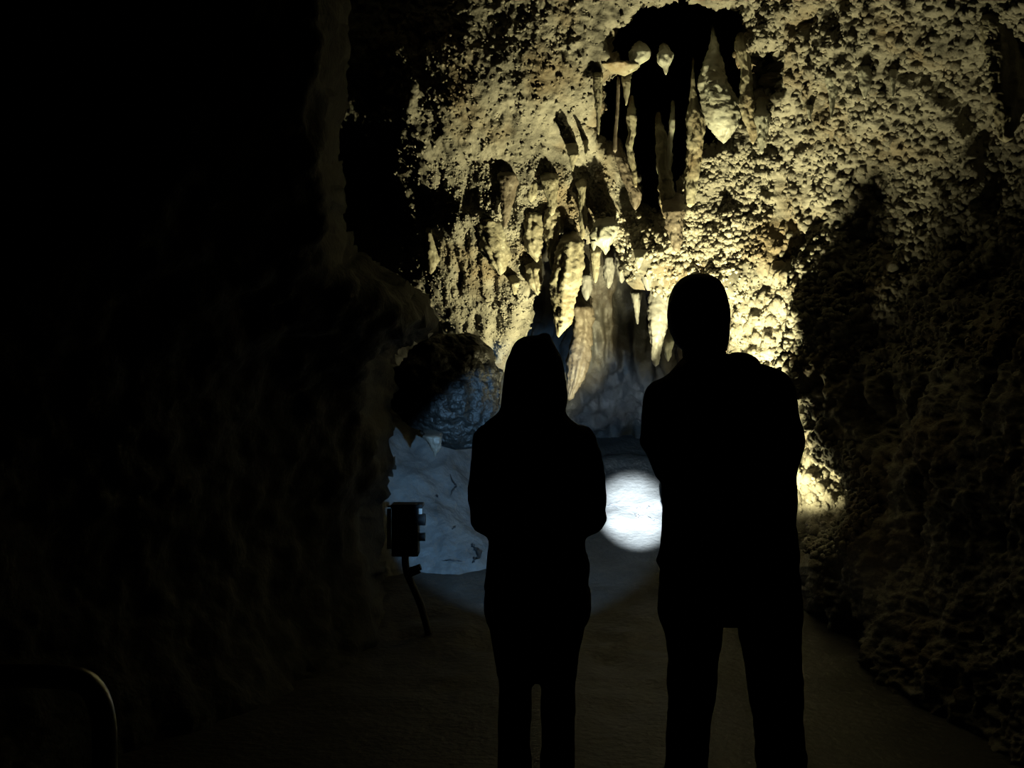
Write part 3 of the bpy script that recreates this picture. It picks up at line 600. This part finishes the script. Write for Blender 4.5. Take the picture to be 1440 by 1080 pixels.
# --- the tall visitor
DM = 2.80
MO = Vector((0.60, DM, 0))
man = empty('person', MO, 'taller short-haired man in a dark jacket standing legs apart seen from behind', 'person')
hc = wp(982, 447, DM, .01)
shL, shR = wp(934, 560, DM), wp(1092, 552, DM)
elL, elR = wp(942, 650, DM, .06), wp(1104, 668, DM, .04)
wrL, wrR = Vector((.62, DM+.24, 1.21)), Vector((.66, DM+.27, 1.17))
hipL, hipR = wp(977, 800, DM), wp(1075, 800, DM)
kneeL, kneeR = Vector((.497, DM, .50)), Vector((.757, DM, .50))
ankL, ankR = Vector((.47, DM-.02, .09)), Vector((.78, DM-.02, .09))
body = head(hc, .94, -.32, .076)
body += [capsule(hc+Vector((.012, -.01, -.06)), wp(993, 530, DM), .058, .066), rows_loft([(525, 950, 1040, .08), (550, 935, 1090, .10), (620, 940, 1090, .12), (700, 950, 1090, .115), (770, 945, 1100, .115), (830, 945, 1105, .11), (865, 950, 1105, .10)], DM, .1)]
for a, b_, c, d_, e, f_ in ((shL, elL, wrL, hipL, kneeL, ankL), (shR, elR, wrR, hipR, kneeR, ankR)):
    body += [capsule(a, b_, .042, .036), capsule(b_, c, .036, .028), capsule(d_, e, .066, .044), capsule(e, f_, .044, .034), capsule(f_, f_+Vector((0, .17, -.045)), .040, .034)]
body += hand(wrL, (.1, .5, -.8), (-.05, 1, -.05), -1, .0092)
body += hand(wrR, (-.5, .3, .8), (-.9, .5, 0), 1, .0092)
fuse('body', body, .0065, M_SKIN, man, MO, 2)['label'] = 'continuous body with face, hands and bare skin'
hair = rows_loft([(386.5, 972, 988, .03), (389, 962, 999, .055), (395, 953, 1008, .075), (405, 946, 1015, .092), (420, 940.5, 1020, .10), (438, 938, 1023.5, .102), (455, 939, 1024, .10), (468, 942, 1023, .09), (482, 949, 1022, .075), (494, 957, 1021, .06)], DM, .1, 56, -.012)
hr = fuse('hair', [hair], .008, M_HAIR, man, MO, 3, .002, 40, 9)
bm = bmesh.new(); bm.from_mesh(hr.data)
R_ = Matrix.Rotation(.32, 3, 'Z')
def in_face(v):
    q = R_@(v.co+MO-hc); return q.y > .035 and q.z < .07 or (q.y > .0 and q.z < -.03)
bmesh.ops.delete(bm, geom=[v for v in bm.verts if in_face(v)], context='VERTS'); bm.to_mesh(hr.data); bm.free()
ears = None
jack = [rows_loft([(498, 966, 1024, .05), (506, 957, 1050, .07), (512, 950, 1082, .08), (522, 940, 1106, .09), (538, 928, 1113, .105), (560, 914, 1116, .12), (600, 914, 1116, .135), (650, 926, 1114, .135), (690, 931, 1117, .13), (740, 929, 1119, .13), (785, 928, 1122, .13), (812, 928, 1123, .13)], DM, .12, 60)]
jack += [capsule(wp(934, 560, DM), wp(932, 620, DM, .02), .058, .058), capsule(wp(932, 615, DM, .02), wp(945, 660, DM, .07), .057, .050), capsule(wp(945, 655, DM, .07), wrL, .050, .036),
         capsule(wp(1090, 552, DM), wp(1098, 620, DM), .058, .062), capsule(wp(1098, 615, DM), wp(1097, 672, DM, .05), .062, .054), capsule(wp(1095, 665, DM, .06), wrR, .052, .036),
         ellip(wp(927, 787, DM), (.013, .03, .022))]
fuse('jacket', jack, .011, M_JACK_M, man, MO, 5, .010, 9, 13)
hoodd = [ellip(wp(1038, 512, DM, -.06), (.050, .055, .030), (0, .3, 0)), ellip(wp(990, 520, DM, -.09), (.085, .05, .04)), ellip(wp(962, 518, DM, -.04), (.035, .05, .026), (0, -.5, 0))]
fuse('folded_hood', hoodd, .009, M_JACK_M, man, MO, 3, .006, 14, 15)
tr = [rows_loft([(780, 935, 1118, .12), (815, 926, 1124, .13), (850, 925, 1127, .125), (872, 927, 1129, .11)], DM, .1, 48),
      capsule(wp(974, 845, DM), wp(975, 920, DM), .095, .074), capsule(wp(975, 915, DM), wp(971, 1000, DM), .074, .064), capsule(wp(971, 995, DM), Vector((.47, DM, .10)), .064, .056),
      capsule(wp(1079, 845, DM), wp(1087, 930, DM), .095, .080), capsule(wp(1087, 925, DM), wp(1093, 1000, DM), .082, .074), capsule(wp(1093, 995, DM), Vector((.78, DM, .10)), .074, .060)]
fuse('trousers', tr, .010, M_JEAN, man, MO, 3, .008, 12, 17)
shoe(.465, DM+.01, 0.0, 1.05, man, MO); shoe(.785, DM+.01, 0.0, 1.05, man, MO)

# ------------------------------------------------------------ torches held by the visitors
def cyl(p0, p1, r0, r1, segs=28, cap=True):
    p0 = Vector(p0); p1 = Vector(p1); q = (p1-p0).to_track_quat('Z', 'Y').to_matrix(); V = []; fs = []
    for p, r in ((p0, r0), (p1, r1)):
        for a in range(segs):
            t = 2*math.pi*a/segs; V.append((p+q@Vector((r*math.cos(t), r*math.sin(t), 0)))[:])
    for a in range(segs): b2 = (a+1) % segs; fs.append((a, b2, segs+b2, segs+a))
    fs.append(tuple(range(segs-1, -1, -1))); fs.append(tuple(range(segs, 2*segs)))
    return np.array(V), fs
def joined(name, prims, m, parent, origin, smooth=False, bevel=0.0):
    V = []; fs = []; off = 0
    for (v, f) in prims:
        V.append(v); fs += [tuple(i+off for i in t) for t in f]; off += len(v)
    me = bpy.data.meshes.new(name); me.from_pydata((np.vstack(V)-np.array(origin)).tolist(), [], fs); me.update()
    o = link(name, me, m, parent, smooth)
    if bevel:
        md = o.modifiers.new('bevel', 'BEVEL'); md.width = bevel; md.segments = 2; md.limit_method = 'ANGLE'
    return o
eyes(*EYW); eyes(hc, .94, -.32, man, MO)
def torch(loc, target, label):
    p = Vector(loc); f = (Vector(target)-p).normalized(); t = empty('torch', p, label, 'torch', 'hand torches of the visitors')
    joined('barrel', [cyl(p-f*.155, p-f*.045, .014, .014), cyl(p-f*.160, p-f*.155, .012, .014)], M_DARK, t, p)
    joined('head', [cyl(p-f*.045, p-f*.022, .014, .022), cyl(p-f*.022, p-f*.008, .022, .022)], M_DARK, t, p)
    joined('lens', [cyl(p-f*.008, p-f*.006, .019, .019)], M_LENS2, t, p)
torch(T_W, atv(735, 715, 7.4), 'black torch held by the hooded person')
torch(T_M, atv(893, 722, 7.8), 'black torch held by the taller man')

# ------------------------------------------------------------ floodlight hidden behind the man
def floodlight(LAMP, d, label):
    fl = empty('floodlight', LAMP, label, 'lamp')
    joined('housing', [cyl(LAMP-d*.14, LAMP-d*.02, .05, .075), cyl(LAMP-d*.02, LAMP-d*.0, .08, .08)], M_DARK, fl, LAMP, bevel=.003)
    joined('lens', [cyl(LAMP+d*.001, LAMP+d*.004, .066, .066)], M_LENS, fl, LAMP)
    joined('bracket', [cyl(LAMP-d*.1+Vector((-.1, 0, -.02)), LAMP-Vector((.1, 0, min(.50, LAMP.z-.08))), .009, .009), cyl(LAMP-d*.1+Vector((-.1, 0, -.02)), LAMP-d*.1+Vector((.0, 0, 0)), .009, .009)], M_DARK, fl, LAMP)
floodlight(LAMP, LAMP_DIR, 'warm cave floodlight hidden on the floor right behind the tall man')
floodlight(LAMP2, LAMP2_DIR, 'warm cave floodlight hidden beside the bright popcorn rock bank')
floodlight(FILL_LAMP, FILL_LAMP_DIR, 'added warm fill light low on the floor aimed at the upper right wall')

# ------------------------------------------------------------ electrical box on a leaning post at the left
DB = 5.7
def bx(px0, py0, px1, py1, y0, y1):
    a = atv(px0, py1, DB); c = atv(px1, py0, DB)
    V = np.array([(x, y, z) for x in (a.x, c.x) for y in (y0, y1) for z in (a.z, c.z)])
    return V, [(0, 1, 3, 2), (4, 6, 7, 5), (0, 4, 5, 1), (2, 3, 7, 6), (0, 2, 6, 4), (1, 5, 7, 3)]
BO = atv(608, 905, DB)
bxo = empty('electrical_box', BO, 'black electrical box on a leaning post at the left edge of the blue wall', 'electrical box')
joined('housing', [bx(552, 712, 589, 781, DB-.05, DB+.07)], M_DARK, bxo, BO, bevel=.006)
joined('lid', [bx(551, 708, 595, 713.5, DB-.055, DB+.075)], M_DARK, bxo, BO, bevel=.003)
o = joined('side_plate', [bx(545.5, 714, 551.5, 770, DB-.045, DB-.035), bx(546, 709.5, 551.5, 712, DB-.045, DB-.03)], M_PAINT, bxo, BO, bevel=.001); o['label'] = 'bright metal strip on the left side'
joined('screw', [cyl(atv(548.2, 721, DB)+Vector((0, -.049, 0)), atv(548.2, 721, DB)+Vector((0, -.044, 0)), .006, .006)], M_DARK, o, BO)
o = joined('corner_plate', [bx(589.5, 714, 594, 722, DB-.03, DB-.02)], M_PAINT, bxo, BO); o['label'] = 'small bright metal corner tab'
joined('cable_gland', [cyl(atv(588, 730.5, DB), atv(598, 730.5, DB), .034, .034), cyl(atv(596, 730.5, DB), atv(598.5, 730.5, DB), .036, .03)], M_DARK, bxo, BO)
joined('cable_gland', [cyl(atv(588, 755, DB), atv(598, 755, DB), .024, .024)], M_DARK, bxo, BO)
def tube(name, pts, rad, m, parent=None, origin=(0, 0, 0)):
    cu = bpy.data.curves.new(name, 'CURVE'); cu.dimensions = '3D'; cu.bevel_depth = rad; cu.bevel_resolution = 4; cu.resolution_u = 12
    sp = cu.splines.new('NURBS'); sp.points.add(len(pts)-1); sp.use_endpoint_u = True; sp.order_u = 3
    for i, p in enumerate(pts): sp.points[i].co = (*(Vector(p)-Vector(origin)), 1)
    o = bpy.data.objects.new('tmp', cu); COL.objects.link(o); dg = bpy.context.evaluated_depsgraph_get()
    me = bpy.data.meshes.new_from_object(o.evaluated_get(dg)); bpy.data.objects.remove(o); me.name = name; me.materials.clear()
    return link(name, me, m, parent)
tube('post', [atv(570, 778, DB), atv(569, 800, DB), atv(581, 825, DB), atv(594, 856, DB), atv(604, 895, DB), atv(609, 925, DB)], .021, M_RUB, bxo, BO)
joined('clamp', [cyl(atv(572, 806, DB), atv(590, 800, DB), .030, .024), cyl(atv(586, 799, DB), atv(592, 797, DB), .018, .018)], M_DARK, bxo, BO, bevel=.003)

# ------------------------------------------------------------ handrail at the lower left
DR = 1.75
HR = Vector((atv(150, 1000, DR).x, DR, 0.0))
hrl = empty('handrail', HR, 'curved steel handrail end at the lower left corner', 'handrail')
z0 = atv(0, 950, DR).z
rail = tube('rail', [Vector((-2.4, DR+.35, z0)), atv(-160, 952, DR+.1), atv(20, 951, DR), atv(85, 951, DR), atv(126, 958, DR), atv(146, 1000, DR), atv(148, 1070, DR), Vector((atv(148, 1070, DR).x, DR, .5)), Vector((atv(148, 1070, DR).x, DR, 0.0))], .021, M_STEEL, hrl, HR)
tube('post', [Vector((-2.3, DR+.33, z0)), Vector((-2.3, DR+.33, 0.0))], .019, M_STEEL, hrl, HR)
me_f = [cyl(Vector((atv(148, 1070, DR).x, DR, 0)), Vector((atv(148, 1070, DR).x, DR, .012)), .055, .055)]
joined('base_flange', me_f, M_STEEL, hrl, HR)

# ------------------------------------------------------------ cracks in the rock
def crack(pts, r, par, nm='crack'):
    n = 14; P_ = []
    for q in range(n):
        f = q/(n-1)*(len(pts)-1); a = min(int(f), len(pts)-2); v = pts[a].lerp(pts[a+1], f-a)
        P_.append(v+Vector(RNG.uniform(-r*.5, r*.5, 3)))
    V = []; fs = []
    for q, v in enumerate(P_):
        t = (P_[min(q+1, n-1)]-P_[max(q-1, 0)]).normalized(); u = t.orthogonal().normalized(); w_ = t.cross(u)
        rr = r*(.18+abs(math.sin(math.pi*q/(n-1)))**.7)*float(RNG.uniform(.6, 1.25))
        for a in range(6): V.append(v+(u*math.cos(a*math.pi/3)+w_*math.sin(a*math.pi/3))*rr)
    for q in range(n-1):
        for a in range(6): b2 = (a+1) % 6; fs.append((q*6+a, q*6+b2, q*6+6+b2, q*6+6+a))
    fs += [(5, 4, 3, 2, 1, 0), tuple(range(n*6-6, n*6))]
    me = bpy.data.meshes.new(nm); me.from_pydata([v[:] for v in V], [], fs); me.update(); return link(nm, me, M_DARK, par)
for pts, r in (([(853, 713), (858, 710), (864, 711)], .007), ([(860, 712), (878, 718), (900, 726)], .005), ([(893, 724), (900, 728)], .011), ([(895, 716), (900, 715)], .010), ([(908, 717), (914, 712), (922, 710), (932, 707)], .008), ([(910, 726), (920, 733), (926, 735)], .006)):
    crack([floor_pt(a, c, .006) for a, c in pts], r, floor_o)
def surf(G, px, py, out=.004):
    j = int(round((px-G.PX[0, 0])/(G.PX[0, 1]-G.PX[0, 0]))); i = int(round((py-G.PY[0, 0])/(G.PY[1, 0]-G.PY[0, 0])))
    return Vector(G.P[i, j]+G.N[i, j]*out)
for pts, r in (([(634, 666), (638, 676), (643, 682), (638, 690), (633, 698)], .008), ([(612, 696), (617, 697)], .008), ([(661, 766), (665, 772), (669, 780), (666, 788), (660, 793)], .016), ([(622, 788), (634, 789), (648, 792)], .006), ([(633, 748), (640, 744)], .006)):
    crack([surf(BG, a, c) for a, c in pts], r, wl_o)
